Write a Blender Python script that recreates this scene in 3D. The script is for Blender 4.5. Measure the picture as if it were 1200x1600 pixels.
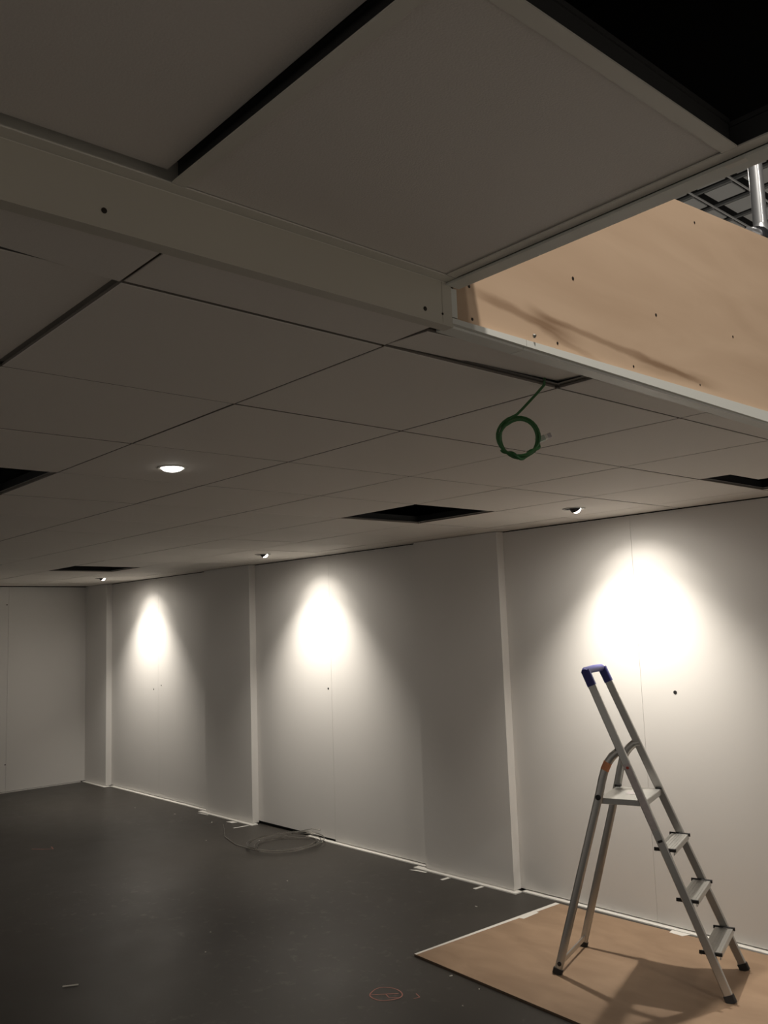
import bpy, bmesh, math, random
from mathutils import Vector, Matrix
random.seed(7)
S = bpy.context.scene
for o in list(bpy.data.objects):
    bpy.data.objects.remove(o)
COL = S.collection
PI = math.pi

# ------------------------------------------------------------------ camera
EYE = 1.6888
CEIL = 2.2846                       # underside of the low ceiling
RIGHT = Vector((0.66245746, 0.74830697, -0.03444980))
UP = Vector((0.11821120, -0.05901603, 0.99123318))
FWD = Vector((-0.73971361, 0.66072217, 0.12755388))
cam_d = bpy.data.cameras.new('camera')
cam = bpy.data.objects.new('camera', cam_d)
COL.objects.link(cam)
m = Matrix.Identity(4)
for i in range(3):
    m[i][0], m[i][1], m[i][2] = RIGHT[i], UP[i], -FWD[i]
m[2][3] = EYE
cam.matrix_world = m
cam_d.sensor_fit = 'VERTICAL'
cam_d.sensor_height = 36.0
cam_d.lens = 1384.3 * 36.0 / 1600.0
cam_d.clip_start = 0.02
cam_d.clip_end = 200
S.camera = cam

# ------------------------------------------------------------------ world, exposure
w = bpy.data.worlds.new('hall_ambient')
S.world = w
w.use_nodes = True
w.node_tree.nodes['Background'].inputs[0].default_value = (1.0, 0.92, 0.83, 1)
w.node_tree.nodes['Background'].inputs[1].default_value = 0.27
S.view_settings.view_transform = 'Standard'
S.view_settings.look = 'None'
S.view_settings.gamma = 1
S.view_settings.use_curve_mapping = False
S.view_settings.exposure = 0.1

SPOT_COLOR = (1.0, 0.93, 0.83)
SPOT_BEAM = 18.0      # narrow beam on the wall
SPOT_SPILL = 90.0     # broad spill down the wall
SPOT_WIDE = 18.0      # faint wide scatter of the same lamp
HALL_W = 820.0


# ------------------------------------------------------------------ materials
def mat(name, col, rough=0.5, metal=0.0, noise=None, spec=0.5, bump=None, trans=0.0, emit=None, coat=0):
    M = bpy.data.materials.new(name)
    M.use_nodes = True
    nt = M.node_tree
    b = nt.nodes['Principled BSDF']
    b.inputs['Base Color'].default_value = (*col, 1)
    b.inputs['Roughness'].default_value = rough
    b.inputs['Metallic'].default_value = metal
    b.inputs['Specular IOR Level'].default_value = spec
    b.inputs['Transmission Weight'].default_value = trans
    b.inputs['Coat Weight'].default_value = coat
    if emit:
        b.inputs['Emission Color'].default_value = (*emit[0], 1)
        b.inputs['Emission Strength'].default_value = emit[1]
    tc = nt.nodes.new('ShaderNodeTexCoord')
    if noise:                                     # (scale, amount, stretch)
        sc, am = noise[0], noise[1]
        mp = nt.nodes.new('ShaderNodeMapping')
        mp.inputs['Scale'].default_value = noise[2] if len(noise) > 2 else (1, 1, 1)
        nz = nt.nodes.new('ShaderNodeTexNoise')
        nz.inputs['Scale'].default_value = sc
        nz.inputs['Detail'].default_value = 6
        mx = nt.nodes.new('ShaderNodeMix')
        mx.data_type = 'RGBA'
        mx.inputs[6].default_value = (*[c * (1 - am) for c in col], 1)
        mx.inputs[7].default_value = (*[min(1, c * (1 + am)) for c in col], 1)
        nt.links.new(tc.outputs['Object'], mp.inputs[0])
        nt.links.new(mp.outputs[0], nz.inputs['Vector'])
        nt.links.new(nz.outputs['Fac'], mx.inputs[0])
        nt.links.new(mx.outputs[2], b.inputs['Base Color'])
    if bump:
        nb = nt.nodes.new('ShaderNodeTexNoise')
        nb.inputs['Scale'].default_value = bump[0]
        nb.inputs['Detail'].default_value = 4
        bp = nt.nodes.new('ShaderNodeBump')
        bp.inputs['Strength'].default_value = bump[1]
        bp.inputs['Distance'].default_value = 0.002
        nt.links.new(tc.outputs['Object'], nb.inputs['Vector'])
        nt.links.new(nb.outputs['Fac'], bp.inputs['Height'])
        nt.links.new(bp.outputs['Normal'], b.inputs['Normal'])
    return M


def floor_material():
    M = mat('dark_floor', (0.05, 0.045, 0.04), 0.4)
    nt = M.node_tree
    b = nt.nodes['Principled BSDF']
    b.inputs['Specular IOR Level'].default_value = 0.35
    tc = nt.nodes.new('ShaderNodeTexCoord')
    n1 = nt.nodes.new('ShaderNodeTexNoise'); n1.inputs['Scale'].default_value = 1.3; n1.inputs['Detail'].default_value = 8; n1.inputs['Roughness'].default_value = 0.65
    n2 = nt.nodes.new('ShaderNodeTexNoise'); n2.inputs['Scale'].default_value = 14; n2.inputs['Detail'].default_value = 10; n2.inputs['Roughness'].default_value = 0.7; n2.inputs['Distortion'].default_value = 0.4
    n3 = nt.nodes.new('ShaderNodeTexNoise'); n3.inputs['Scale'].default_value = 0.55; n3.inputs['Detail'].default_value = 2
    for n in (n1, n2, n3):
        nt.links.new(tc.outputs['Object'], n.inputs['Vector'])
    r1 = nt.nodes.new('ShaderNodeValToRGB')
    r1.color_ramp.elements[0].position = 0.3; r1.color_ramp.elements[0].color = (0.040, 0.036, 0.031, 1)
    r1.color_ramp.elements[1].position = 0.75; r1.color_ramp.elements[1].color = (0.068, 0.061, 0.053, 1)
    nt.links.new(n1.outputs['Fac'], r1.inputs[0])
    r2 = nt.nodes.new('ShaderNodeValToRGB')      # pale dusty scuffs
    r2.color_ramp.elements[0].position = 0.56; r2.color_ramp.elements[0].color = (0, 0, 0, 1)
    r2.color_ramp.elements[1].position = 0.78; r2.color_ramp.elements[1].color = (1, 1, 1, 1)
    nt.links.new(n2.outputs['Fac'], r2.inputs[0])
    mu = nt.nodes.new('ShaderNodeMath'); mu.operation = 'MULTIPLY'
    r3 = nt.nodes.new('ShaderNodeValToRGB')
    r3.color_ramp.elements[0].position = 0.45; r3.color_ramp.elements[1].position = 0.62
    nt.links.new(n3.outputs['Fac'], r3.inputs[0])
    nt.links.new(r2.outputs[0], mu.inputs[0]); nt.links.new(r3.outputs[0], mu.inputs[1])
    mx = nt.nodes.new('ShaderNodeMix'); mx.data_type = 'RGBA'
    mx.inputs[7].default_value = (0.17, 0.16, 0.14, 1)
    nt.links.new(mu.outputs[0], mx.inputs[0]); nt.links.new(r1.outputs[0], mx.inputs[6])
    nt.links.new(mx.outputs[2], b.inputs['Base Color'])
    rr = nt.nodes.new('ShaderNodeMapRange')
    rr.inputs['From Min'].default_value = 0.3; rr.inputs['From Max'].default_value = 0.7
    rr.inputs['To Min'].default_value = 0.36; rr.inputs['To Max'].default_value = 0.5
    nt.links.new(n1.outputs['Fac'], rr.inputs['Value']); nt.links.new(rr.outputs[0], b.inputs['Roughness'])
    return M


def plywood_material(name, light, dark, grain_axis, smear=False):
    M = mat(name, light, 0.62)
    nt = M.node_tree
    b = nt.nodes['Principled BSDF']
    tc = nt.nodes.new('ShaderNodeTexCoord')
    mp = nt.nodes.new('ShaderNodeMapping'); mp.inputs['Scale'].default_value = grain_axis
    nt.links.new(tc.outputs['Object'], mp.inputs[0])
    n1 = nt.nodes.new('ShaderNodeTexNoise'); n1.inputs['Scale'].default_value = 4.0; n1.inputs['Detail'].default_value = 9; n1.inputs['Distortion'].default_value = 0.6
    nt.links.new(mp.outputs[0], n1.inputs['Vector'])
    mx = nt.nodes.new('ShaderNodeMix'); mx.data_type = 'RGBA'
    mx.inputs[6].default_value = (*dark, 1); mx.inputs[7].default_value = (*light, 1)
    rg = nt.nodes.new('ShaderNodeMapRange'); rg.inputs['From Min'].default_value = 0.3; rg.inputs['From Max'].default_value = 0.65
    nt.links.new(n1.outputs['Fac'], rg.inputs['Value']); nt.links.new(rg.outputs[0], mx.inputs[0])
    out = mx
    if smear:      # dirty brown smear running along the lower part of the sheet: bands around two straight lines, broken by noise
        sp = nt.nodes.new('ShaderNodeSeparateXYZ'); nt.links.new(tc.outputs['Object'], sp.inputs[0])
        n2 = nt.nodes.new('ShaderNodeTexNoise'); n2.inputs['Scale'].default_value = 5.0; n2.inputs['Detail'].default_value = 5
        mp2 = nt.nodes.new('ShaderNodeMapping'); mp2.inputs['Scale'].default_value = (1, 0.6, 2.2)
        nt.links.new(tc.outputs['Object'], mp2.inputs[0]); nt.links.new(mp2.outputs[0], n2.inputs['Vector'])

        def mth(op, a, c=None):
            n = nt.nodes.new('ShaderNodeMath'); n.operation = op
            for k, v in enumerate((a, c)):
                if v is None:
                    continue
                if isinstance(v, (int, float)):
                    n.inputs[k].default_value = v
                else:
                    nt.links.new(v, n.inputs[k])
            return n.outputs[0]
        Y, Z = sp.outputs['Y'], sp.outputs['Z']
        wob = mth('MULTIPLY', mth('SUBTRACT', n2.outputs['Fac'], 0.5), 0.05)

        def band(y0, z0, slope, width, ya, yb, amt):
            line = mth('ADD', mth('MULTIPLY', mth('SUBTRACT', Y, y0), slope), z0)
            dd = mth('ABSOLUTE', mth('ADD', mth('SUBTRACT', Z, line), wob))
            k = nt.nodes.new('ShaderNodeMapRange'); k.interpolation_type = 'SMOOTHSTEP'
            k.inputs['From Min'].default_value = width; k.inputs['From Max'].default_value = width * 0.2
            nt.links.new(dd, k.inputs['Value'])
            k1 = nt.nodes.new('ShaderNodeMapRange'); k1.interpolation_type = 'SMOOTHSTEP'
            k1.inputs['From Min'].default_value = ya; k1.inputs['From Max'].default_value = ya + 0.12
            nt.links.new(Y, k1.inputs['Value'])
            k2 = nt.nodes.new('ShaderNodeMapRange'); k2.interpolation_type = 'SMOOTHSTEP'
            k2.inputs['From Min'].default_value = yb; k2.inputs['From Max'].default_value = yb - 0.25
            nt.links.new(Y, k2.inputs['Value'])
            return mth('MULTIPLY', mth('MULTIPLY', mth('MULTIPLY', k.outputs[0], k1.outputs[0]), k2.outputs[0]), amt)
        s1 = band(1.36, 2.380, -0.10, 0.018, 1.30, 1.75, 0.75)
        s2 = band(1.60, 2.372, -0.16, 0.030, 1.50, 1.80, 0.9)
        s3 = band(1.62, 2.385, -0.05, 0.014, 1.55, 2.45, 0.7)
        s4 = band(1.55, 2.352, -0.14, 0.012, 1.50, 1.90, 0.5)
        s5 = band(2.10, 2.352, 0.00, 0.030, 1.95, 2.55, 0.35)
        tot = mth('MINIMUM', mth('ADD', mth('ADD', mth('ADD', s1, s2), mth('ADD', s3, s4)), s5), 1.0)
        mz = nt.nodes.new('ShaderNodeMix'); mz.data_type = 'RGBA'
        mz.inputs[7].default_value = (0.27, 0.165, 0.095, 1)
        nt.links.new(mth('MULTIPLY', tot, 0.95), mz.inputs[0]); nt.links.new(mx.outputs[2], mz.inputs[6])
        out = mz
    nt.links.new(out.outputs[2], b.inputs['Base Color'])
    return M


M_TILE = mat('ceiling_board', (0.76, 0.715, 0.66), 0.75, noise=(220, 0.05), bump=(300, 0.15), spec=0.3)
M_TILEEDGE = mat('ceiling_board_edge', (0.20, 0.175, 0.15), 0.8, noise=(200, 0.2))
M_TILE2 = mat('ceiling_board_near', (0.78, 0.735, 0.69), 0.6, noise=(260, 0.06), bump=(320, 0.25), spec=0.35)
M_GRID = mat('grid_paint', (0.74, 0.71, 0.64), 0.5)
M_WALL = mat('wall_paint', (0.72, 0.70, 0.67), 0.55, noise=(1.2, 0.025), spec=0.35)
M_TRIM = mat('trim_white', (0.70, 0.70, 0.65), 0.5)
M_FASCIA = mat('fascia_paint', (0.55, 0.515, 0.44), 0.55, noise=(3, 0.03))
M_BLACK = mat('black_cloth', (0.008, 0.008, 0.008), 0.9)
M_DARKMETAL = mat('dark_steel', (0.05, 0.05, 0.055), 0.4, 0.6)
M_FLOOR = floor_material()
M_PLY = plywood_material('plywood', (0.60, 0.435, 0.30), (0.52, 0.365, 0.245), (1, 0.35, 2.2), smear=True)
M_BOARD = plywood_material('floor_board', (0.37, 0.25, 0.16), (0.29, 0.19, 0.118), (0.8, 1.6, 1))
M_BOARDEDGE = mat('board_edge', (0.10, 0.065, 0.04), 0.8)
M_STRIP = mat('white_strip', (0.82, 0.80, 0.75), 0.6)
M_ALU = mat('aluminium', (0.50, 0.49, 0.465), 0.36, 1.0, noise=(18, 0.12, (1, 1, 0.3)))
M_ALU2 = mat('aluminium_tread', (0.52, 0.515, 0.49), 0.45, 0.9, noise=(30, 0.08))
M_BLUE = mat('blue_plastic', (0.06, 0.063, 0.25), 0.5, spec=0.3)
M_RUBBER = mat('black_rubber', (0.012, 0.011, 0.011), 0.6)
M_STICK = mat('grey_sticker', (0.46, 0.42, 0.42), 0.5, noise=(60, 0.25))
M_RED = mat('red_print', (0.4, 0.06, 0.04), 0.5)
M_ORANGE = mat('orange_sticker', (0.62, 0.25, 0.12), 0.45)
M_GREEN = mat('green_cable', (0.03, 0.13, 0.035), 0.42)
M_BOOT = mat('plug_boot', (0.42, 0.46, 0.38), 0.4)
M_CLEAR = mat('clear_plastic', (0.75, 0.72, 0.66), 0.2)
M_TUBE = mat('clear_tubing', (0.62, 0.60, 0.56), 0.1, trans=0.95)
M_SCREW = mat('screw_steel', (0.30, 0.29, 0.26), 0.35, 0.9)
M_SCREWDARK = mat('screw_dark', (0.03, 0.024, 0.018), 0.5, 0.5)
M_CHALK = mat('pink_chalk', (0.55, 0.26, 0.22), 0.9, noise=(40, 0.4))
M_RINGW = mat('lamp_ring', (0.30, 0.28, 0.25), 0.45)
M_LENS = mat('lamp_lens', (1, 1, 1), 0.3, emit=((1.0, 0.95, 0.86), 14.0))
M_LENS2 = mat('downlight_lens', (1, 1, 1), 0.3, emit=((1.0, 0.95, 0.88), 9.0))
M_CHROME = mat('bright_tube', (0.80, 0.81, 0.82), 0.28, 0.85)
M_PANEL = mat('hall_panel', (0.66, 0.67, 0.66), 0.7)
M_RAIL = mat('hall_rail', (0.70, 0.71, 0.70), 0.5)
M_DARKRAIL = mat('hall_dark_rail', (0.22, 0.23, 0.23), 0.6)
M_HALLDARK = mat('hall_void', (0.012, 0.013, 0.014), 0.8)
M_WEB = mat('rail_web_steel', (0.045, 0.045, 0.045), 0.6)


# ------------------------------------------------------------------ mesh helpers
class MB:
    def __init__(self):
        self.bm = bmesh.new()

    def poly_prism(self, pts, z0, z1):
        a = [self.bm.verts.new((p[0], p[1], z0)) for p in pts]
        b = [self.bm.verts.new((p[0], p[1], z1)) for p in pts]
        n = len(pts)
        self.bm.faces.new(a[::-1]); self.bm.faces.new(b)
        for i in range(n):
            self.bm.faces.new((a[i], a[(i + 1) % n], b[(i + 1) % n], b[i]))
        return self

    def box(self, x0, x1, y0, y1, z0, z1):
        return self.poly_prism([(x0, y0), (x1, y0), (x1, y1), (x0, y1)], z0, z1)

    def beam(self, p, q, side, ws, wn, cap=0.0):
        """bar from p to q; side = approximate width axis, ws its size, wn the other cross size."""
        p, q = Vector(p), Vector(q)
        d = (q - p).normalized()
        s = Vector(side); s = (s - d * s.dot(d)).normalized()
        n = d.cross(s)
        c = min(ws, wn) * 0.18
        prof = [(-ws / 2 + c, -wn / 2), (ws / 2 - c, -wn / 2), (ws / 2, -wn / 2 + c), (ws / 2, wn / 2 - c),
                (ws / 2 - c, wn / 2), (-ws / 2 + c, wn / 2), (-ws / 2, wn / 2 - c), (-ws / 2, -wn / 2 + c)]
        return self.loft([[pt + s * a + n * b for a, b in prof] for pt in (p, q)])

    def loft(self, rings, close=True):
        rv = [[self.bm.verts.new(v) for v in r] for r in rings]
        n = len(rv[0])
        for i in range(len(rv) - 1):
            for k in range(n):
                self.bm.faces.new((rv[i][k], rv[i][(k + 1) % n], rv[i + 1][(k + 1) % n], rv[i + 1][k]))
        if close:
            self.bm.faces.new(rv[0][::-1]); self.bm.faces.new(rv[-1])
        return self

    def tube(self, pts, rad, seg=10, side=None, flat=1.0, closed=False):
        pts = [Vector(p) for p in pts]
        rings = []
        ref = Vector(side) if side else None
        prev = None
        N = len(pts)
        for i, p in enumerate(pts):
            if closed:
                t = (pts[(i + 1) % N] - pts[i - 1]).normalized()
            else:
                t = (pts[min(i + 1, N - 1)] - pts[max(i - 1, 0)]).normalized()
            if ref is not None:
                a = (ref - t * ref.dot(t)).normalized()
            elif prev is None:
                a = t.orthogonal().normalized()
            else:
                a = (prev - t * prev.dot(t)).normalized()
            prev = a
            b = t.cross(a)
            r_ = rad[i] if isinstance(rad, (list, tuple)) else rad
            rings.append([p + a * (math.cos(2 * PI * k / seg) * r_ * flat) + b * (math.sin(2 * PI * k / seg) * r_) for k in range(seg)])
        if closed:
            rings.append(rings[0])
            rv = [[self.bm.verts.new(v) for v in r] for r in rings[:-1]]
            for i in range(N):
                A, B = rv[i], rv[(i + 1) % N]
                for k in range(seg):
                    self.bm.faces.new((A[k], A[(k + 1) % seg], B[(k + 1) % seg], B[k]))
            return self
        return self.loft(rings)

    def lathe(self, prof, c, axis=(0, 0, 1), seg=24, caps=True):
        ax = Vector(axis).normalized()
        a = ax.orthogonal().normalized(); b = ax.cross(a)
        c = Vector(c)
        return self.loft([[c + ax * h + (a * math.cos(2 * PI * k / seg) + b * math.sin(2 * PI * k / seg)) * r for k in range(seg)] for r, h in prof], caps)

    def build(self, name, material, parent=None, smooth=False):
        bm = self.bm
        bmesh.ops.recalc_face_normals(bm, faces=bm.faces)
        me = bpy.data.meshes.new(name)
        bm.to_mesh(me); bm.free()
        me.materials.append(material)
        if smooth:
            for p in me.polygons:
                p.use_smooth = True
            try:
                me.set_sharp_from_angle(angle=math.radians(40))
            except Exception:
                pass
        return link(name, me, parent)


def link(name, me, parent=None, loc=None):
    o = bpy.data.objects.new(name, me)
    COL.objects.link(o)
    if loc is not None:
        o.location = loc
    if parent is not None:
        o.parent = parent
        # parts are written in world coordinates: undo the parent's placement
        o.matrix_parent_inverse = world_of(parent).inverted()
    return o


def world_of(o):
    mm = Matrix.Translation(o.location) @ o.rotation_euler.to_matrix().to_4x4()
    if o.parent is not None:
        return world_of(o.parent) @ o.matrix_parent_inverse @ mm
    return mm


def empty(name, loc):
    o = bpy.data.objects.new(name, None)
    o.empty_display_size = 0.1
    COL.objects.link(o)
    o.location = loc
    return o


def tag(o, label, cat, group=None):
    o['label'] = label; o['category'] = cat
    if group:
        o['group'] = group
    return o


def struct(o, label, cat):
    o['kind'] = 'structure'; o['label'] = label; o['category'] = cat
    return o


# ================================================================== SETTING
XL, YM, P = -1.3645, 0.6368, 0.6           # low ceiling grid: first cross line, first lengthwise line, pitch
YREC, YPIL = 4.502, 4.434                  # long wall: recessed bays and pilaster fronts
XEND = -10.412                             # end wall
XF = -1.185                                # fascia plane between the low and the raised ceiling
ZR = 2.372                                 # underside of the raised ceiling
YR = 1.285                                 # outer edge of the raised ceiling
PIL = [(-10.412, -9.834), (-7.63, -6.836), (-4.656, -3.859), (-1.68, -0.886)]

# ---- floor
fl = MB().box(-13, 0.9, -4, 5.2, -0.05, 0).build('floor', M_FLOOR)
struct(fl, 'dark grey scuffed smooth floor', 'floor')

hf = MB().poly_prism([(0.902, -12), (12, -12), (12, 20), (-14, 20), (-14, 5.202), (0.902, 5.202)], -0.05, -0.002).build('floor_hall_bounce', mat('bounce_floor_pale', (0.42, 0.40, 0.37), 0.7, noise=(0.8, 0.1)))  # out of view, added pale so it bounces light onto the ceilings
struct(hf, 'unseen hall floor added pale to bounce light onto the ceilings', 'floor')

# ---- long wall with bays and pilasters
wr = struct(empty('wall_right', (-5, YREC, 0)), 'long white panelled wall with shallow pilasters and three lit bays', 'wall')
MB().box(XEND, 1.6, YREC + 0.02, YREC + 0.09, 0.0, 2.84).build('backing_board', M_BLACK, wr)
seams = [-8.70, -5.75, -2.887]
bays = [(PIL[0][1], PIL[1][0]), (PIL[1][1], PIL[2][0]), (PIL[2][1], PIL[3][0])]
HOLES = {0: [(-8.813, 1.106, 0.008)], 1: [(-8.642, 1.151, 0.007)], 2: [(-5.794, 1.20, 0.009)], 5: [(-2.676, 1.269, 0.011)]}
k = 0
for (a, b), s in zip(bays, seams):
    for x0, x1 in ((a, s - 0.0007), (s + 0.0007, b)):
        zlow = 0.026 if (k == 2) else 0.014
        pn = MB().box(x0, x1, YREC, YREC + 0.018, zlow, CEIL - 0.006).build('wall_panel', M_WALL, wr)
        for hx, hz, hr in HOLES.get(k, []):
            MB().lathe([(hr, 0), (hr, 0.0012)], (hx, YREC, hz), (0, -1, 0), 14).build('drill_hole', M_BLACK, pn)
        k += 1

MB().box(PIL[3][1], 1.6, YREC, YREC + 0.018, 0.014, CEIL - 0.006).build('wall_panel', M_WALL, wr)
for i, (a, b) in enumerate(PIL):
    zt = CEIL - 0.003
    pf = MB().box(a, b, YPIL, YPIL + 0.012, 0.011, zt).build('pilaster_front', M_WALL, wr)
    MB().box(b - 0.012, b, YPIL + 0.0125, YREC - 0.0005, 0.011, zt).build('pilaster_side', M_WALL, wr)
    if i:
        MB().box(a, a + 0.012, YPIL + 0.0125, YREC - 0.0005, 0.011, zt).build('pilaster_side', M_WALL, wr)

# ---- end wall
wl = struct(empty('wall_left', (XEND, 1, 0)), 'white panelled end wall at the far end of the room', 'wall')
MB().box(XEND - 0.09, XEND - 0.02, -1.78, YREC + 0.09, 0, 2.84).build('backing_board', M_BLACK, wl)
for y0, y1 in ((3.531, YREC + 0.018), (2.311, 3.529), (1.091, 2.309), (-0.129, 1.089), (-1.349, -0.131), (-1.78, -1.351)):
    pn = MB().box(XEND - 0.018, XEND, y0, y1, 0.012, CEIL - 0.008).build('wall_panel', M_WALL, wl)
    if y0 == 2.311:
        for hy, hz in ((3.509, 2.075), (3.522, 0.304)):
            MB().lathe([(0.007, 0), (0.007, 0.0012)], (XEND, hy, hz), (1, 0, 0), 12).build('drill_hole', M_BLACK, pn)

# ---- white packing strips at the foot of the walls
bb = struct(empty('baseboard_right', (-5, YREC, 0)), 'thin white strip lying along the foot of the long wall', 'baseboard')
ST = 0.034


def strip(x0, x1, y, zt=0.008):
    MB().box(x0, x1, y - ST, y + 0.014, 0.0005, zt).build('strip', M_STRIP, bb)


strip(-9.834 + 0.036, -7.69, YREC); strip(-6.10, -4.70, YREC); strip(-3.859 + 0.036, -1.70, YREC); strip(-0.85, 1.6, YREC)
strip(XEND + 0.01, -9.80, YPIL, 0.006); strip(-7.72, -6.80, YPIL); strip(-4.745, -3.822, YPIL); strip(-1.77, -0.85, YPIL)
for xr in (-9.834, -6.836, -3.859, -0.886):
    MB().box(xr - 0.01, xr + ST, YPIL + 0.0145, YREC - ST - 0.0005, 0.0005, 0.008).build('strip', M_STRIP, bb)
be = struct(MB().box(XEND - 0.015, XEND + 0.016, -1.78, YPIL - 0.05, 0.0005, 0.007).build('baseboard_left', M_WALL), 'thin strip along the foot of the end wall', 'baseboard')

# ---- low suspended ceiling
ce = struct(empty('ceiling', (-5, 2, CEIL)), 'low suspended ceiling of square white boards with missing boards and recessed lamps', 'ceiling')
ROWS = 15
JMIN, JMAX = -4, 6
HALF = P / 2
GV = 0.0034      # half of the visible groove along the room
GX = 0.0045      # half of the visible groove across the room


def tile_mesh(name, x0, x1, y0, y1, hole=None, th=0.018):
    """board with a rebated edge, bottom face at z=0, given in its own coordinates."""
    bm = bmesh.new()
    rb = 0.0120
    levels = [(0, 0.0012), (0.0012, 0), (0.0075, 0), (0.0075, rb), (th, rb)]
    rings = []
    for z, ins in levels:
        rings.append([bm.verts.new((x0 + ins, y0 + ins, z)), bm.verts.new((x1 - ins, y0 + ins, z)), bm.verts.new((x1 - ins, y1 - ins, z)), bm.verts.new((x0 + ins, y1 - ins, z))])
    for i in range(len(rings) - 1):
        for k in range(4):
            bm.faces.new((rings[i][k], rings[i][(k + 1) % 4], rings[i + 1][(k + 1) % 4], rings[i + 1][k]))
    if hole is None:
        bm.faces.new(rings[0][::-1]); bm.faces.new(rings[-1])
    else:
        hx, hy, hr = hole
        for ring, z in ((rings[0], 0), (rings[-1], th)):
            circ = [bm.verts.new((hx + hr * math.cos(2 * PI * k / 32), hy + hr * math.sin(2 * PI * k / 32), z)) for k in range(32)]
            # connect the circle to the square: 8 circle steps to each side
            for q in range(4):
                base = 4 + q * 8           # circle vertex nearest the corner after 45 degrees
                c0, c1 = ring[(q + 2) % 4], ring[(q + 3) % 4]
                for s in range(4):
                    bm.faces.new((circ[(base + s) % 32], circ[(base + s + 1) % 32], c0))
                bm.faces.new((circ[(base + 4) % 32], c1, c0))
                for s in range(4, 8):
                    bm.faces.new((circ[(base + s) % 32], circ[(base + s + 1) % 32], c1))
    bmesh.ops.recalc_face_normals(bm, faces=bm.faces)
    me = bpy.data.meshes.new(name)
    bm.to_mesh(me); bm.free()
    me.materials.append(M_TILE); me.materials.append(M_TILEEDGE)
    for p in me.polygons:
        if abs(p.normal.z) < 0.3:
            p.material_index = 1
    return me


full = tile_mesh('ceiling_tile', -HALF + GX, HALF - GX, -HALF + GV, HALF - GV)
SPOTR, DOWNR = 0.052, 0.043
withspot = tile_mesh('ceiling_tile', -HALF + GX, HALF - GX, -HALF + GV, HALF - GV, (0, 0, SPOTR))
withdown = tile_mesh('ceiling_tile', -HALF + GX, HALF - GX, -HALF + GV, HALF - GV, (0, 0, DOWNR))
MISSING = {(3, 4), (10, 4), (3, 0), (0, 5)}
SPOTS = {(2, 5), (7, 5), (12, 5)}
DOWN = {(2, 1)}
narrow_x = (XL + GX, XF - 0.030)
for i in range(-1, ROWS):
    for j in range(JMIN, JMAX):
        yc = YM + P * (j + 0.5)
        if (i, j) in MISSING:
            continue
        if i == -1:
            xe = narrow_x[1] - max(0.0, (yc + HALF - 1.25) * 0.036)
            hw = (xe - narrow_x[0]) / 2
            me = tile_mesh('ceiling_tile', -hw, hw, -HALF + GV, HALF - GV)
            xc = (narrow_x[0] + xe) / 2
        else:
            xc = XL - P * (i + 0.5)
            me = withspot if (i, j) in SPOTS else withdown if (i, j) in DOWN else full
        o = link('ceiling_tile', me, None, (xc, yc, CEIL + random.uniform(-0.0006, 0.0006)))
        o.rotation_euler = (random.uniform(-0.0006, 0.0006), random.uniform(-0.0006, 0.0006), random.uniform(-0.0008, 0.0008))
        if (i, j) == (-1, 1):        # lifted at the corner where the green cable comes out
            o.location.z += 0.0065
            o.rotation_euler = (0.024, 0.05, 0)
        if (i, j) == (-1, -1):
            o.location.z += 0.012
            o.rotation_euler = (-0.05, 0.0, 0)
        if (i, j) == (0, -1):
            o.location.z += 0.006; o.location.y -= 0.004
            o.rotation_euler = (0.004, 0, 0.002)
        o.parent = ce
        o.matrix_parent_inverse = Matrix.Translation(ce.location).inverted()
# cut boards along the long wall and end wall
YL = YM + P * 6
for i in range(0, ROWS):
    x0, x1 = XL - P * (i + 1) + GX, XL - P * i - GX
    inp = any(a - 0.01 < x1 and x0 < b + 0.01 for a, b in PIL)
    me = tile_mesh('ceiling_tile', x0, x1, YL + GV, YREC - 0.002)
    link('ceiling_tile', me, ce, (0, 0, CEIL))
# piece of board pushed back over the opening by the wall
link('ceiling_tile', tile_mesh('ceiling_tile', -1.83, -1.38, 3.645, 3.915), ce, (0, 0, CEIL + 0.004))
# exposed rails
ZG = CEIL + 0.0085


def t_rail(a, b, along, parent, z=ZG, name='grid_rail', material=M_GRID):
    (x0, y0), (x1, y1) = a, b
    hwid, web = 0.011, 0.0015
    if along == 'x':
        rail = MB().box(x0, x1, y0 - hwid, y0 + hwid, z, z + 0.0012).build(name, material, parent)
        MB().box(x0, x1, y0 - web, y0 + web, z + 0.0013, z + 0.036).build('rail_web', M_HALLDARK, rail)
    else:
        rail = MB().box(x0 - hwid, x0 + hwid, y0, y1, z, z + 0.0012).build(name, material, parent)
        MB().box(x0 - web, x0 + web, y0, y1, z + 0.0013, z + 0.034).build('rail_web', M_HALLDARK, rail)
    return rail


M_GRIDSHADE = mat('grid_groove_shade', (0.09, 0.085, 0.08), 0.5)  # cross rails: the shadow inside the grooves is put into the colour
M_GRIDSOFTSHADE = mat('grid_groove_soft_shade', (0.34, 0.32, 0.29), 0.5)  # lengthwise rails: rail paint greyed to stand for softer groove shade
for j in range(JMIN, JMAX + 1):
    t_rail((XEND + 0.002, YM + P * j), (XF - 0.03 - max(0, (YM + P * j - 1.25) * 0.036), 0), 'x', ce, ZG + 0.0002, material=M_GRIDSOFTSHADE)
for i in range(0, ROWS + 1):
    t_rail((XL - P * i, YM + P * JMIN), (0, YREC - 0.004), 'y', ce, material=M_GRIDSHADE)
# steel channels crossing the void above the boards
for yv in (3.24, 1.05):
    MB().box(XEND, -1.42, yv, yv + 0.03, CEIL + 0.14, CEIL + 0.17).build('carrier_channel', M_DARKMETAL, ce)
for xv in (-3.62, -7.8, -1.72):
    MB().box(xv - 0.015, xv + 0.015, -1.75, YREC, CEIL + 0.10, CEIL + 0.139).build('carrier_channel', M_DARKMETAL, ce)

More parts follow.
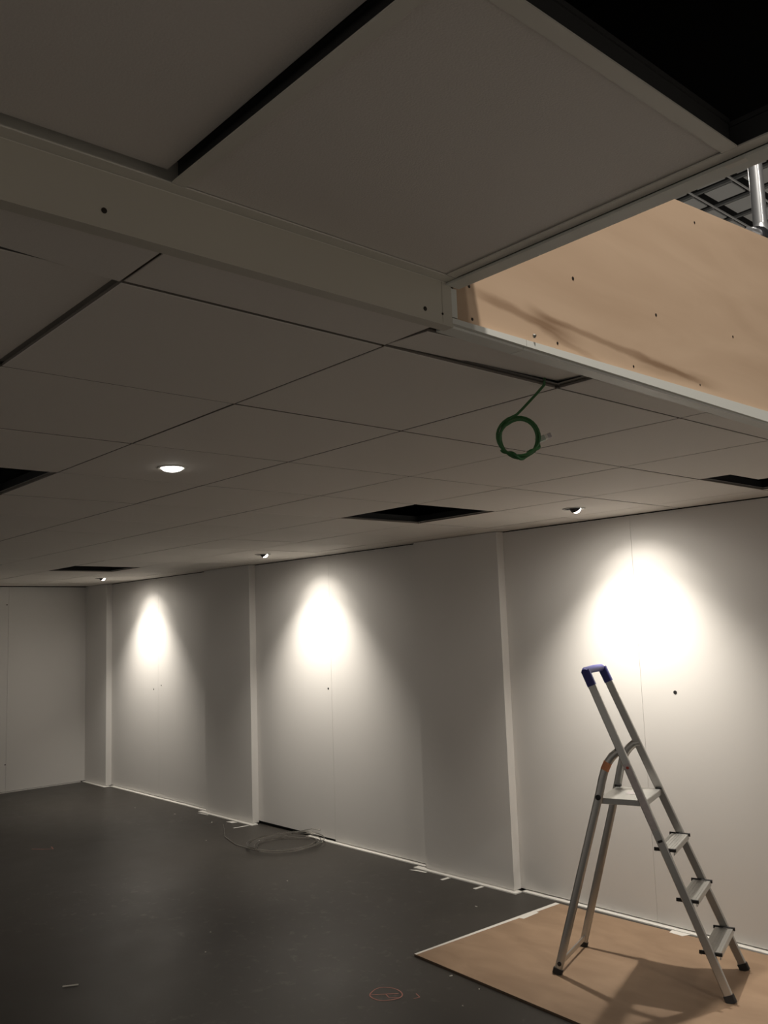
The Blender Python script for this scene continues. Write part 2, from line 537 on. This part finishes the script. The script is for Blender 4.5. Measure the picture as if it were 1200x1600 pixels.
# ---- black covers over both ceilings
rc = struct(MB().box(XEND - 0.09, -1.265, -1.78, YREC + 0.09, 2.84, 2.855).build('roof', M_BLACK), 'black cover over the low ceiling', 'roof')
sc_ = MB().box(XEND - 0.09, -1.265, -1.86, -1.785, 2.2, 2.84).build('roof_side', M_BLACK, rc)
rr = struct(MB().box(-1.2645, 2.3, -1.86, YR - 0.01, 2.77, 2.785).build('roof', M_BLACK), 'black cover over the raised ceiling', 'roof')
MB().box(-1.17, 2.3, YR - 0.022, YR - 0.010, 2.40, 2.77).build('roof_side', M_BLACK, rr)
MB().box(2.28, 2.3, -1.86, YR - 0.0225, 2.372, 2.77).build('roof_side', M_BLACK, rr)
MB().box(-1.255, -1.24, -1.86, YR, 2.42, 2.77).build('roof_side', M_BLACK, rr)

# ---- fascia between the two ceilings
t1 = struct(MB().box(XF - 0.02, XF, -1.86, 1.2335, CEIL, ZR - 0.002).build('trim_1', M_FASCIA), 'cream painted fascia stepping up to the raised ceiling', 'trim')
MB().box(XF - 0.02, XF - 0.0005, 1.235, 1.262, CEIL, ZR - 0.002).build('end_piece', M_FASCIA, t1)
MB().box(XF - 0.026, XF + 0.002, -1.86, 1.262, CEIL - 0.0045, CEIL - 0.0005).build('lower_lip', M_FASCIA, t1)
MB().box(XF - 0.026, XF - 0.004, 1.2625, 1.2815, CEIL + 0.02, ZR - 0.0065).build('corner_post', M_TRIM, t1)
for y_, z_ in ((0.527, 2.309), (1.185, 2.303), (1.2335, 2.303)):
    r_ = 0.0045 if y_ < 1.23 else 0.0025
    MB().lathe([(r_, 0), (r_, 0.001), (r_ * 0.5, 0.0016)], (XF, y_, z_), (1, 0, 0), 12).build('screw', M_SCREWDARK, t1)

# ---- white edge strip under the plywood, slightly skewed against the fascia
TH = math.atan(0.036)
DIRY = Vector((-math.sin(TH), math.cos(TH), 0)); DIRX = Vector((math.cos(TH), math.sin(TH), 0))
E0 = Vector((XF, 1.252, 0))


def skew(x, y):           # x = in front of the strip face, y = along it from the fascia corner
    v = E0 + DIRX * x + DIRY * y
    return (v.x, v.y)


def sk_prism(x0, x1, y0, y1, z0, z1, mb=None):
    return (mb or MB()).poly_prism([skew(x0, y0), skew(x1, y0), skew(x1, y1), skew(x0, y1)], z0, z1)


t2 = struct(empty('trim_2', (XF, 1.3, CEIL)), 'white metal edge strip along the low ceiling under the plywood', 'trim')


def slant(o, y0, rise):   # raise the top edge along the strip
    for v in o.data.vertices:
        if v.co.z > CEIL + 0.01:
            v.co.z += rise * (v.co.y - y0)


for a, b in ((0.0105, 0.2525), (0.2545, 3.2)):
    o = sk_prism(-0.010, 0, a, b, CEIL + 0.005, CEIL + 0.0165).build('edge_strip', M_TRIM, t2); slant(o, 1.282, 0.0155)
    sk_prism(-0.046, -0.009, a, b, CEIL - 0.001, CEIL + 0.0045).build('lower_lip', M_TRIM, t2)
MB().lathe([(0.005, 0), (0.005, 0.002), (0.002, 0.006)], (-1.1935, 1.532, 2.318), (1, 0, 0), 10).build('screw', M_SCREW, t2)

# ---- raised ceiling over the viewer
cr = struct(empty('ceiling_raised', (0, 0, ZR)), 'raised suspended ceiling with one open bay and a lifted board', 'ceiling')
M_TILE.use_fake_user = True
RX = [-1.170, -0.570, 0.030, 0.630, 1.230, 1.830]
RY = [-1.765, -1.165, -0.565, 0.035, 0.635, 1.235]
for a in range(len(RX) - 1):
    for b in range(len(RY) - 1):
        if (a, b) == (1, 4):
            continue
        me = bpy.data.meshes.get('raised_tile_data')
        if me is None:
            bm = bmesh.new()
            bmesh.ops.create_cube(bm, size=1)
            for v in bm.verts:
                v.co.x *= 0.584; v.co.y *= 0.584; v.co.z = 0.0 if v.co.z < 0 else 0.015
            bmesh.ops.bevel(bm, geom=[e for e in bm.edges], offset=0.0015, segments=1, affect='EDGES')
            me = bpy.data.meshes.new('raised_tile_data'); bm.to_mesh(me); bm.free()
            me.materials.append(M_TILE2)
        z = ZR + 0.0035
        o = link('ceiling_tile', me, None, ((RX[a] + RX[a + 1]) / 2, (RY[b] + RY[b + 1]) / 2, z))
        if (a, b) == (0, 3):
            o.location.z += 0.014
            o.location.x += 0.006; o.location.y -= 0.012
            o.rotation_euler = (0.004, -0.006, 0)
        o.parent = cr
        o.matrix_parent_inverse = Matrix.Translation(cr.location).inverted()


def t24(x0, x1, y0, y1):
    rail = MB().box(x0, x1, y0, y1, ZR, ZR + 0.0025).build('grid_rail', M_GRID, cr)
    mb = MB()
    if x1 - x0 > y1 - y0:
        c = (y0 + y1) / 2; mb.box(x0, x1, c - 0.0015, c + 0.0015, ZR + 0.0026, ZR + 0.040); mb.box(x0, x1, c - 0.004, c + 0.004, ZR + 0.0402, ZR + 0.048)
    else:
        c = (x0 + x1) / 2; mb.box(c - 0.0015, c + 0.0015, y0, y1, ZR + 0.0026, ZR + 0.040); mb.box(c - 0.004, c + 0.004, y0, y1, ZR + 0.0402, ZR + 0.048)
    mb.build('rail_web', M_WEB, rail)
    return rail


for y in RY[1:-1]:
    t24(RX[0] + 0.012, 2.27, y - 0.012, y + 0.012)
for x in RX[1:]:
    for k in range(len(RY) - 1):
        t24(x - 0.012, x + 0.012, RY[k] + 0.0125, RY[k + 1] - 0.0125)
t24(RX[0] + 0.0125, 2.27, 1.223, 1.247)
# ledge along the fascia and outer profile of the raised ceiling
MB().box(XF - 0.0004, RX[0] + 0.010, -1.86, 1.262, ZR, ZR + 0.0025).build('edge_ledge', M_GRID, cr)
MB().box(XF - 0.012, XF - 0.001, -1.86, 1.262, ZR - 0.0015, ZR + 0.055).build('edge_upstand', M_GRID, cr)
MB().box(XF - 0.0002, 2.27, 1.2485, YR, ZR - 0.006, ZR - 0.001).build('outer_profile', M_TRIM, cr)
MB().box(XF - 0.0002, 2.27, YR - 0.004, YR, ZR - 0.0008, ZR + 0.05).build('outer_profile', M_TRIM, cr)
MB().box(-0.592, -0.560, 1.2475, 1.2605, ZR - 0.0085, ZR - 0.0065).build('joint_plate', M_GRID, cr)

# ---- hall ceiling far above: square grey panels between dark gaps, thin pale rails
HZ = 7.8
hc = struct(empty('ceiling_hall', (-5, 12, HZ)), 'high hall ceiling of grey square panels between dark gaps', 'ceiling')
MB().box(-24, 14, -14, 30, HZ + 0.55, HZ + 0.6).build('void', M_HALLDARK, hc)
hx0, hy0 = -4.286 * (HZ - EYE) / 4.3112, 8.33 * (HZ - EYE) / 4.3112
hp = None
for a in range(-9, 9):
    for b in range(-5, 11):
        cx, cy = hx0 + P * (a + 0.5), hy0 + P * (b + 0.5)
        if hp is None:
            bm = bmesh.new(); bmesh.ops.create_cube(bm, size=1)
            for v in bm.verts:
                v.co.x *= 0.42; v.co.y *= 0.42; v.co.z *= 0.02
            hp = bpy.data.meshes.new('hall_panel_data'); bm.to_mesh(hp); bm.free(); hp.materials.append(M_PANEL)
        link('ceiling_panel', hp, hc, (cx, cy, HZ + 0.06))
for a in range(-9, 10):
    MB().box(hx0 + P * a - 0.011, hx0 + P * a + 0.011, hy0 - 5 * P, hy0 + 11 * P, HZ + 0.005, HZ + 0.025).build('ceiling_rail', M_RAIL, hc)
for b in range(-5, 12):
    MB().box(hx0 - 9 * P, hx0 + 9 * P, hy0 + P * b - 0.022, hy0 + P * b + 0.022, HZ + 0.0255, HZ + 0.06).build('ceiling_rail', M_DARKRAIL, hc)

# ================================================================== THINGS
# ---- plywood sheet standing on the edge strip
py = empty('plywood_sheet', (-1.22, 1.3, 2.30))
tag(py, 'tan plywood sheet with brown smears standing above the white ceiling edge strip', 'plywood')
XP = -0.012


def ply_prism(y0, y1, zb, ztop):
    pts = []
    mb = MB()
    quad = []
    for x in (XP - 0.015, XP):
        r_ = []
        for yy, zz in ((y0, zb), (y1, zb + 0.03), (y1, ztop(y1)), (y0, ztop(y0))):
            sx, sy = skew(x, yy)
            r_.append(Vector((sx, sy, zz)))
        quad.append(r_)
    return mb.loft(quad)


ply_prism(0.03, 3.24, 2.3030, lambda y: 2.885 + 0.106 * (y - 1.013)).build('panel', M_PLY, py)
for y_, z_, r_ in ((1.722, 2.505, .0045), (2.112, 2.501, .0045), (2.579, 2.536, .004), (2.385, 2.848, .004), (1.333, 2.388, .0035), (1.338, 2.318, .0035), (1.641, 2.327, .0035), (1.975, 2.332, .0035), (2.336, 2.343, .003)):
    yy = (y_ - 1.252) / math.cos(TH)
    sx, sy = skew(XP, yy)
    MB().lathe([(r_, -0.001), (r_, 0.0008), (r_ * 0.5, 0.0014)], (sx, sy, z_), DIRX, 10).build('screw', M_SCREWDARK, py)

# ---- truss tubes rising behind the plywood
tr = empty('truss_frame', (-1.42, 3.15, 2.855))
tag(tr, 'bright metal tube frame rising behind the plywood top edge', 'truss')
TX, TY = -1.42, 3.245
TZ = 3.10
MB().tube([(TX, TY, 2.855), (TX, TY, 7.3)], 0.026, 20).build('upright_tube', M_CHROME, tr, True)
MB().tube([(TX, TY - 0.03, TZ), (TX, TY + 1.6, TZ)], 0.026, 20).build('cross_tube', M_CHROME, tr, True)
MB().tube([(TX, TY - 0.11, TZ), (TX, TY - 0.0305, TZ)], [0.018, 0.03], 20).build('tube_end', M_CHROME, tr, True)
MB().lathe([(0.036, -0.022), (0.04, -0.012), (0.04, 0.012), (0.036, 0.022)], (TX, TY - 0.028, TZ), (0, 1, 0), 20).build('coupler', M_DARKMETAL, tr, True)
MB().lathe([(0.02, -0.045), (0.036, -0.03), (0.04, 0.0), (0.034, 0.03), (0.027, 0.05)], (TX, TY, TZ + 0.005), (0, 0, 1), 20).build('joint_boss', M_CHROME, tr, True)

# ---- recessed wall spots
SP_LABELS = {2: 'recessed tilting spot lamp in the ceiling above the step ladder', 7: 'recessed tilting spot lamp above the middle wall bay with the clear tubing', 12: 'recessed tilting spot lamp in the bay nearest the end wall'}
for i, j in sorted(SPOTS):
    cx, cy = XL - P * (i + 0.5), YM + P * (j + 0.5)
    e = empty('spot_lamp', (cx, cy, CEIL))
    tag(e, SP_LABELS[i], 'spot lamp', 'recessed wall spots')
    MB().lathe([(0.050, 0.001), (0.062, 0.0005), (0.063, -0.003), (0.054, -0.005), (0.050, -0.003)], (cx, cy, CEIL), (0, 0, 1), 32, False).build('ring', M_RINGW, e, True)
    MB().lathe([(0.0505, -0.002), (0.0505, 0.075), (0.002, 0.0752)], (cx, cy, CEIL), (0, 0, 1), 32, False).build('housing', M_BLACK, e, True)
    ax = Vector((0.0, 0.78, -0.62)).normalized()
    hd = Vector((cx, cy + 0.012, CEIL + 0.006))
    MB().lathe([(0.026, -0.030), (0.031, -0.012), (0.032, 0.008), (0.029, 0.010)], hd, ax, 24).build('lamp_head', M_DARKMETAL, e, True)
    MB().lathe([(0.026, 0.0), (0.025, 0.008), (0.020, 0.016), (0.011, 0.022), (0.0005, 0.024)], hd + ax * 0.0102, ax, 24).build('lens', M_LENS, e, True)
    for nm, size, blend, pw, aim, rad in (('beam_light', 84, 0.9, SPOT_BEAM, Vector((cx + 0.045, YREC, 1.58)), 0.013),
                                          ('spill_light', 95, 1.0, SPOT_SPILL, Vector((cx, YREC, 0.40)), 0.013),
                                          ('scatter_light', 170, 1.0, SPOT_WIDE, Vector((cx, cy + 0.3, 0.6)), 0.02)):
        ld = bpy.data.lights.new(nm, 'SPOT')
        ld.energy = pw; ld.color = SPOT_COLOR
        ld.spot_size = math.radians(size); ld.spot_blend = blend; ld.shadow_soft_size = rad
        lo = bpy.data.objects.new(nm, ld); COL.objects.link(lo)
        pos = Vector((cx, cy + 0.052, CEIL - 0.034))
        lo.location = pos
        lo.rotation_euler = (aim - pos).to_track_quat('-Z', 'Y').to_euler()
        lo.parent = e; lo.matrix_parent_inverse = Matrix.Translation(e.location).inverted()

# ---- round downlight
for i, j in DOWN:
    cx, cy = XL - P * (i + 0.5), YM + P * (j + 0.5)
    e = empty('downlight', (cx, cy, CEIL))
    tag(e, 'round glowing downlight in the open middle of the low ceiling', 'downlight')
    MB().lathe([(0.040, 0.001), (0.050, 0.0005), (0.0505, -0.0025), (0.044, -0.004), (0.040, -0.002)], (cx, cy, CEIL), (0, 0, 1), 32, False).build('ring', M_TRIM, e, True)
    MB().lathe([(0.0415, 0.0), (0.0415, 0.05), (0.002, 0.0502)], (cx, cy, CEIL), (0, 0, 1), 32, False).build('housing', M_TRIM, e, True)
    MB().lathe([(0.040, 0.002)] + [(0.040 * math.cos(a_ * PI / 20), -0.016 * math.sin(a_ * PI / 20)) for a_ in range(0, 10)] + [(0.0005, -0.016)], (cx, cy, CEIL), (0, 0, 1), 32, False).build('lens', M_LENS2, e, True)
    ld = bpy.data.lights.new('downlight_light', 'SPOT')
    ld.energy = 14; ld.color = SPOT_COLOR; ld.spot_size = math.radians(110); ld.spot_blend = 1; ld.shadow_soft_size = 0.03
    lo = bpy.data.objects.new('downlight_light', ld); COL.objects.link(lo)
    lo.location = (cx, cy, CEIL - 0.02); lo.parent = e; lo.matrix_parent_inverse = Matrix.Translation(e.location).inverted()

# ---- hall floodlight high above, lighting the plywood; the others are unseen, added to brighten the ceilings
FLOODS = [((0.6, 0.5, 6.9), 'high hall floodlight hanging over the open corner beside the plywood', HALL_W * 1.2),
          ((5.2, 0.8, 6.9), 'unseen fill floodlight added to bounce light off the pale hall floor', HALL_W * 0.4),
          ((-5.5, 9.5, 6.9), 'unseen fill floodlight added behind the long wall to brighten the hall ceiling', HALL_W * 0.75)]
for pos, lab, pw in FLOODS:
    HL = Vector(pos)
    e = empty('unseen_floodlight', HL + Vector((0, 0, 0.9)))
    tag(e, lab, 'floodlight', 'hall floodlights')
    MB().lathe([(0.05, 0.12), (0.12, 0.10), (0.2, 0.0), (0.21, -0.05)], HL + Vector((0, 0, 0.08)), (0, 0, 1), 24, False).build('reflector', M_DARKMETAL, e, True)
    MB().tube([HL + Vector((0, 0, 0.2)), HL + Vector((0, 0, 0.9))], 0.012, 8).build('stem', M_DARKMETAL, e, True)
    ld = bpy.data.lights.new('flood_light', 'SPOT')
    ld.energy = pw; ld.color = (1.0, 0.94, 0.86); ld.spot_size = math.radians(150); ld.spot_blend = 0.6; ld.shadow_soft_size = 0.06
    lo = bpy.data.objects.new('flood_light', ld); COL.objects.link(lo)
    lo.location = HL; lo.parent = e; lo.matrix_parent_inverse = Matrix.Translation(e.location).inverted()

# ---- wooden board on the floor
bd = MB().poly_prism([(-3.537, 3.262), (-1.10, 3.10), (-1.10, 4.462), (-3.520, 4.412)], 0.0005, 0.0115).build('floor_panel_board', M_BOARDEDGE)
bd.name = 'floor_sheet'
bd.data.materials.append(M_BOARD)
for p in bd.data.polygons:
    if p.normal.z > 0.9:
        p.material_index = 1
tag(bd, 'large tan wooden sheet lying on the dark floor beneath the step ladder', 'wood sheet')
tp = MB().poly_prism([(-3.537, 3.262), (-3.522, 3.262), (-3.490, 4.412), (-3.520, 4.412)], 0.0117, 0.0122).build('edge_tape', M_STRIP, bd)
MB().poly_prism([(-3.505, 4.05), (-3.472, 4.06), (-3.478, 4.20), (-3.503, 4.20)], 0.0117, 0.0124).build('tape_scrap', M_STRIP, bd)
MB().poly_prism([(-2.76, 4.405), (-2.68, 4.40), (-2.66, 4.45), (-2.77, 4.45)], 0.0117, 0.0124).build('tape_scrap', M_STRIP, bd)

# ---- step ladder
LO = Vector((-2.841, 3.549, 0.0118)); LU = Vector((0.9467, 0.3220, 0)); LW = Vector((-0.3220, 0.9467, 0))
LZ = Vector((0, 0, 1))


def lp(u, wc, z):                # wc measured from the ladder's middle plane
    return LO + LU * u + LW * (0.2025 + wc) + LZ * z


def half(z):
    return (0.405 - 0.08 * z) / 2


ld_ = empty('step_ladder', lp(0.39, 0, 0))
tag(ld_, 'aluminium step ladder with blue handle standing open on the tan sheet', 'step ladder')
ru = lambda z: 0.784 - 0.404 * z
for s in (-1, 1):
    a, b = lp(ru(0.028), s * half(0.028), 0.028), lp(ru(1.37), s * half(1.37), 1.37)
    mb = MB().beam(a, b, LU, 0.038, 0.018)
    rail = mb.build('front_rail', M_ALU, ld_)
    MB().beam(lp(ru(0), s * half(0), 0.0), lp(ru(0.030), s * half(0.030), 0.030), LU, 0.046, 0.024).build('rubber_foot', M_RUBBER, rail)
    if s < 0:
        off = -LW * 0.0098
        MB().beam(lp(ru(0.99), s * half(0.99), 0.99) + off, lp(ru(0.70), s * half(0.70), 0.70) + off, LU, 0.031, 0.0010).build('sticker', M_STICK, rail)
        c = lp(ru(0.972), s * half(0.972), 0.972) + off - LW * 0.0008
        MB().lathe([(0.007, 0), (0.007, 0.0006)], c, -LW, 14).build('red_dot', M_RED, rail)
        MB().beam(lp(ru(0.655), s * half(0.655), 0.655) + off, lp(ru(0.645), s * half(0.645), 0.645) + off, LU, 0.022, 0.001).build('dark_print', M_RUBBER, rail)
    # rear leg: straight flat tube that bends over into the front rail
    pts2 = [(0.003, 0.02), (0.245, 0.84), (0.262, 0.905), (0.278, 0.955), (0.296, 0.992), (0.318, 1.020), (0.343, 1.040), (0.372, 1.046)]
    wrear = lambda z: half(z) - 0.001
    leg = MB().tube([lp(u_, s * wrear(z_), z_) for u_, z_ in pts2], 0.020, 12, side=LW, flat=0.5).build('rear_leg', M_ALU, ld_, True)
    MB().beam(lp(-0.004, s * half(0), 0.0), lp(0.004, s * half(0.026), 0.026), LU, 0.046, 0.026).build('rubber_foot', M_RUBBER, leg)
    MB().lathe([(0.013, 0), (0.013, 0.005), (0.006, 0.007)], lp(0.242, s * (half(0.83) + 0.008), 0.828), LW * s, 14).build('pivot_bolt', M_RUBBER, leg)
    MB().lathe([(0.010, 0), (0.010, 0.004), (0.005, 0.006)], lp(0.012, s * (half(0.05) + 0.008), 0.05), LW * s, 14).build('pivot_bolt', M_RUBBER, leg)
    if s < 0:
        MB().tube([lp(u_, s * wrear(z_) - 0.0012, z_) for u_, z_ in pts2[3:5]], 0.0208, 12, side=LW, flat=0.5).build('orange_sticker', M_ORANGE, leg, True)
    # handle grips
    g = MB().beam(lp(ru(1.352), s * half(1.352), 1.352), lp(ru(1.425), s * half(1.425), 1.425), LU, 0.042, 0.028).build('handle_grip', M_BLUE, ld_)
MB().tube([lp(ru(1.418) - 0.003, -half(1.42) - 0.014, 1.418), lp(ru(1.424) - 0.003, -half(1.42) + 0.01, 1.424), lp(ru(1.424) - 0.003, 0, 1.426), lp(ru(1.424) - 0.003, half(1.42) - 0.01, 1.424), lp(ru(1.418) - 0.003, half(1.42) + 0.014, 1.418)],
          [0.016, 0.019, 0.020, 0.019, 0.016], 14, side=LZ, flat=0.95).build('handle_bar', M_BLUE, ld_, True)
MB().beam(lp(0.012, -half(0.05) + 0.011, 0.047), lp(0.012, half(0.05) - 0.011, 0.047), LZ, 0.024, 0.010).build('rear_brace', M_ALU, ld_)
# steps
for z in (0.190, 0.401, 0.613):
    hw = half(z) - 0.0095
    uc = ru(z)
    st = MB()
    prof = [(-0.040, 0), (0.040, 0), (0.042, -0.003), (0.042, -0.024), (0.039, -0.024), (0.037, -0.004), (-0.037, -0.004), (-0.039, -0.012), (-0.042, -0.012), (-0.042, -0.003)]
    st.loft([[lp(uc + pu, sg * hw, z + pz) for pu, pz in prof] for sg in (-1, 1)])
    step = st.build('step', M_ALU2, ld_)
    for q in (-0.028, -0.014, 0.0, 0.014, 0.028):
        MB().beam(lp(uc + q, -hw + 0.012, z + 0.0006), lp(uc + q, hw - 0.012, z + 0.0006), LU, 0.005, 0.0012).build('tread_rib', M_ALU2, step)
    for sg in (-1, 1):
        MB().beam(lp(uc - 0.049, sg * (hw - 0.004), z - 0.002), lp(uc + 0.049, sg * (hw - 0.004), z - 0.003), LW, 0.010, 0.015).build('end_cap', M_RUBBER, step)
# platform
zp = 0.824
hw = half(zp) - 0.011
pf = MB()
prof = [(0.243, 0), (0.460, 0), (0.463, -0.003), (0.463, -0.028), (0.459, -0.028), (0.457, -0.005), (0.247, -0.005), (0.245, -0.026), (0.240, -0.026), (0.240, -0.003)]
pf.loft([[lp(pu, sg * hw, zp + pz) for pu, pz in prof] for sg in (-1, 1)])
plat = pf.build('platform', M_ALU2, ld_)
for sg in (-1, 1):
    MB().beam(lp(0.243, sg * (hw + 0.0005), zp - 0.014), lp(0.458, sg * (hw + 0.0005), zp - 0.014), LZ, 0.027, 0.004).build('side_flange', M_ALU, plat)
MB().beam(lp(0.36, -0.035, zp + 0.0006), lp(0.36, 0.035, zp + 0.0006), LU, 0.05, 0.0012).build('label_plate', M_STICK, plat)
MB().beam(lp(0.25, hw - 0.02, zp + 0.006), lp(0.25, hw + 0.004, zp + 0.006), LU, 0.03, 0.012).build('corner_clip', M_RUBBER, plat)
MB().beam(lp(0.452, hw - 0.014, zp + 0.003), lp(0.452, hw + 0.002, zp + 0.003), LU, 0.03, 0.008).build('corner_clip', M_RUBBER, plat)

# ---- green network cable hanging in a coil
cb = empty('network_cable', (-1.357, 1.775, CEIL))
tag(cb, 'green network cable hanging from the ceiling in a small coil', 'cable')
cc = Vector((-1.449, 1.775, 2.166))
R0 = 0.0525
hr = Vector((0.664, 0.748, 0)).normalized()      # across the coil
hn = Vector((-0.748, 0.664, 0))                   # coil normal
pts = [Vector((-1.357, 1.775, CEIL + 0.02)), Vector((-1.359, 1.775, CEIL - 0.002)), Vector((-1.386, 1.775, CEIL - 0.020)), Vector((-1.43, 1.775, CEIL - 0.047)), Vector((-1.452, 1.774, CEIL - 0.060))]
start = math.radians(105)
for k in range(0, 74):
    t = k / 73
    ang = start + t * 2 * PI * 2.62
    turn = ang / (2 * PI)
    rx = R0 * (1.0 + 0.10 * math.sin(turn * 2.3 + 0.5)) - 0.004 * (k % 29) / 29
    rz = R0 * (1.03 + 0.05 * math.cos(turn * 3.7))
    late = min(1.0, max(0.0, (t - 0.30) * 4.0))                    # later turns lie a little lower and tighter
    rz = rz - 0.0045 * late
    pts.append(cc + hr * (math.cos(ang) * rx) + LZ * (math.sin(ang) * rz - 0.0055 * late) + hn * (0.006 * math.sin(turn * 5.1)))
MB().tube(pts, 0.0037, 8).build('cord', M_GREEN, cb, True)
# short wrap of cable round the lower side of the loop
wp = []
for k in range(40):
    t = k / 39
    ang = math.radians(215) + t * math.radians(115)
    c0 = cc + hr * (math.cos(ang) * R0 * 1.0) + LZ * (math.sin(ang) * R0 * 1.03)
    rad_ = (c0 - cc).normalized()
    ph = t * 2 * PI * 2.0
    wp.append(c0 + rad_ * (0.0065 * math.cos(ph)) + hn * (0.0065 * math.sin(ph)))
wp.append(cc + hr * 0.048 - LZ * 0.012)
MB().tube(wp, 0.0037, 8).build('cord_wrap', M_GREEN, cb, True)
p0 = cc + hr * 0.049 - LZ * 0.012; dr = (hr * 0.9 + LZ * 0.35).normalized()
pl_ = MB().beam(p0 - dr * 0.006, p0 + dr * 0.018, LZ, 0.015, 0.012).build('plug_boot', M_BOOT, cb)
MB().beam(p0 + dr * 0.018, p0 + dr * 0.036, LZ, 0.012, 0.010).build('plug', M_CLEAR, cb)
MB().beam(p0 + dr * 0.026, p0 + dr * 0.0355, LZ, 0.0124, 0.0104).build('plug_contacts', M_STICK, cb)

# ---- clear tubing coiled on the floor
tb = empty('clear_tubing', (-5.98, 4.20, 0))
tag(tb, 'loose coil of clear plastic tubing on the floor by the middle bay', 'tubing')
for q in range(5):
    r_ = 0.235 + 0.018 * q
    cx, cy = -5.985 + 0.02 * math.sin(q * 2.1), 4.185 + 0.012 * math.cos(q * 1.7) - 0.012 * q * 0.4
    z0 = 0.007 + 0.008 * q
    MB().tube([(cx + r_ * 0.95 * math.cos(2 * PI * k / 56), cy + r_ * math.sin(2 * PI * k / 56), z0 + 0.004 * (1 + math.sin(2 * PI * k / 56 * 2 + q))) for k in range(56)], 0.0042, 8, closed=True).build('loop', M_TUBE, tb, True)
MB().tube([(-6.24, 4.22, 0.012), (-6.22, 4.32, 0.014), (-6.12, 4.40, 0.05), (-5.98, 4.44, 0.085), (-5.88, 4.45, 0.09)], 0.004, 8).build('free_end', M_TUBE, tb, True)
MB().tube([(-5.98, 3.93, 0.006), (-6.30, 3.93, 0.006), (-6.62, 4.02, 0.006), (-6.86, 4.16, 0.006), (-7.0, 4.24, 0.006)], 0.004, 8).build('free_end', M_TUBE, tb, True)

# ---- pink chalk mark on the floor
ck = MB()
N = 40
for (rr_, wd) in ((0.075, 0.006),):
    ring = []
    for k in range(N):
        a = 2 * PI * k / N
        ring.append(((-3.29 + LU.x * 0) + (rr_ + 0.006 * math.sin(3 * a)) * math.cos(a), 2.845 + (rr_ + 0.004 * math.cos(2 * a)) * math.sin(a), 0.0012))
    ck.tube(ring, wd / 2, 4, side=(0, 0, 1), flat=0.2, closed=True)
ck.tube([(-3.335, 2.79, 0.0012), (-3.29, 2.845, 0.0012), (-3.25, 2.89, 0.0012)], 0.003, 4, side=(0, 0, 1), flat=0.2)
ck.tube([(-3.29, 2.845, 0.0012), (-3.25, 2.83, 0.0012), (-3.215, 2.86, 0.0012)], 0.0025, 4, side=(0, 0, 1), flat=0.2)
ck.tube([(-3.16, 2.90, 0.0012), (-3.15, 2.93, 0.0012), (-3.19, 2.945, 0.0012)], 0.0025, 4, side=(0, 0, 1), flat=0.2)
c_ = ck.build('chalk_mark', M_CHALK, fl)
c_['label'] = 'pink chalk circle with a cross drawn on the floor'
ck = MB()
ck.tube([(-7.50, 2.76, 0.0012), (-7.42, 2.82, 0.0012), (-7.36, 2.88, 0.0012), (-7.45, 2.90, 0.0012)], 0.006, 4, side=(0, 0, 1), flat=0.15)
c_ = ck.build('chalk_mark', M_CHALK, fl)
c_['label'] = 'faint reddish chalk scribble on the floor'

# ---- torn tape tabs and chips on the floor
tabs = [[(-4.74, 4.355), (-4.60, 4.375), (-4.60, 4.392), (-4.70, 4.385)], [(-4.41, 4.325), (-4.385, 4.325), (-4.38, 4.395), (-4.41, 4.395)], [(-4.11, 4.322), (-4.085, 4.322), (-4.08, 4.395), (-4.105, 4.395)],
        [(-7.68, 4.372), (-7.52, 4.385), (-7.52, 4.397), (-7.62, 4.394)], [(-7.13, 4.345), (-7.04, 4.350), (-7.02, 4.395), (-7.10, 4.395)], [(-6.86, 4.25), (-6.845, 4.25), (-6.83, 4.395), (-6.85, 4.395)]]
for t in tabs:
    MB().poly_prism(t, 0.0005, 0.0018).build('tape_tab', M_STRIP, bb)
chips = [(-7.815, 4.207, .03, .012, 'small pale chip on the floor in front of the bay nearest the end wall'),
         (-7.209, 4.247, .018, .010, 'pale speck on the floor in front of the pilaster beside the clear tubing'),
         (-8.407, 4.094, .035, .012, 'faint pale chip on the floor, farthest one towards the end wall'),
         (-6.635, 3.854, .016, .008, 'pale speck on the floor beside the loose end of clear tubing'),
         (-4.651, 2.725, .010, .008, 'tiny pale speck in the open middle of the dark floor'),
         (-4.395, 2.543, .012, .009, 'dull pale speck in the open floor, just nearer than another speck'),
         (-6.292, 4.142, .012, .008, 'pale speck touching the coil of clear tubing on the floor'),
         (-5.164, 3.62, .022, .008, 'thin pale chip on the floor in front of the coil of tubing'),
         (-3.846, 4.066, .020, .008, 'faint chip on the floor between the pilaster and the tan sheet'),
         (-3.218, 3.205, .018, .006, 'pale chip on the floor next to the front edge of the tan sheet'),
         (-3.013, 3.18, .010, .006, 'tiny pale crumb on the floor further along the tan sheet front edge'),
         (-2.944, 2.997, .010, .005, 'tiny pale crumb on the floor between the chalk circle and the tan sheet')]
for x, y, a, b, lab in chips:
    th = random.uniform(0, PI)
    pts = []
    for k in range(6):
        an = 2 * PI * k / 6
        px, py_ = a / 2 * math.cos(an) * random.uniform(.8, 1.1), b / 2 * math.sin(an) * random.uniform(.8, 1.1)
        pts.append((x + px * math.cos(th) - py_ * math.sin(th), y + px * math.sin(th) + py_ * math.cos(th)))
    o = MB().poly_prism(pts, 0.0003, 0.0035).build('debris_chip', M_CLEAR)
    tag(o, lab, 'debris', 'pale debris chips')
o = MB().beam((-4.50, 1.815, 0.003), (-4.465, 1.880, 0.003), (1, 0, 0), 0.010, 0.005).build('wood_splinter', M_CLEAR)
tag(o, 'pale elongated splinter lying alone on the dark floor', 'debris')
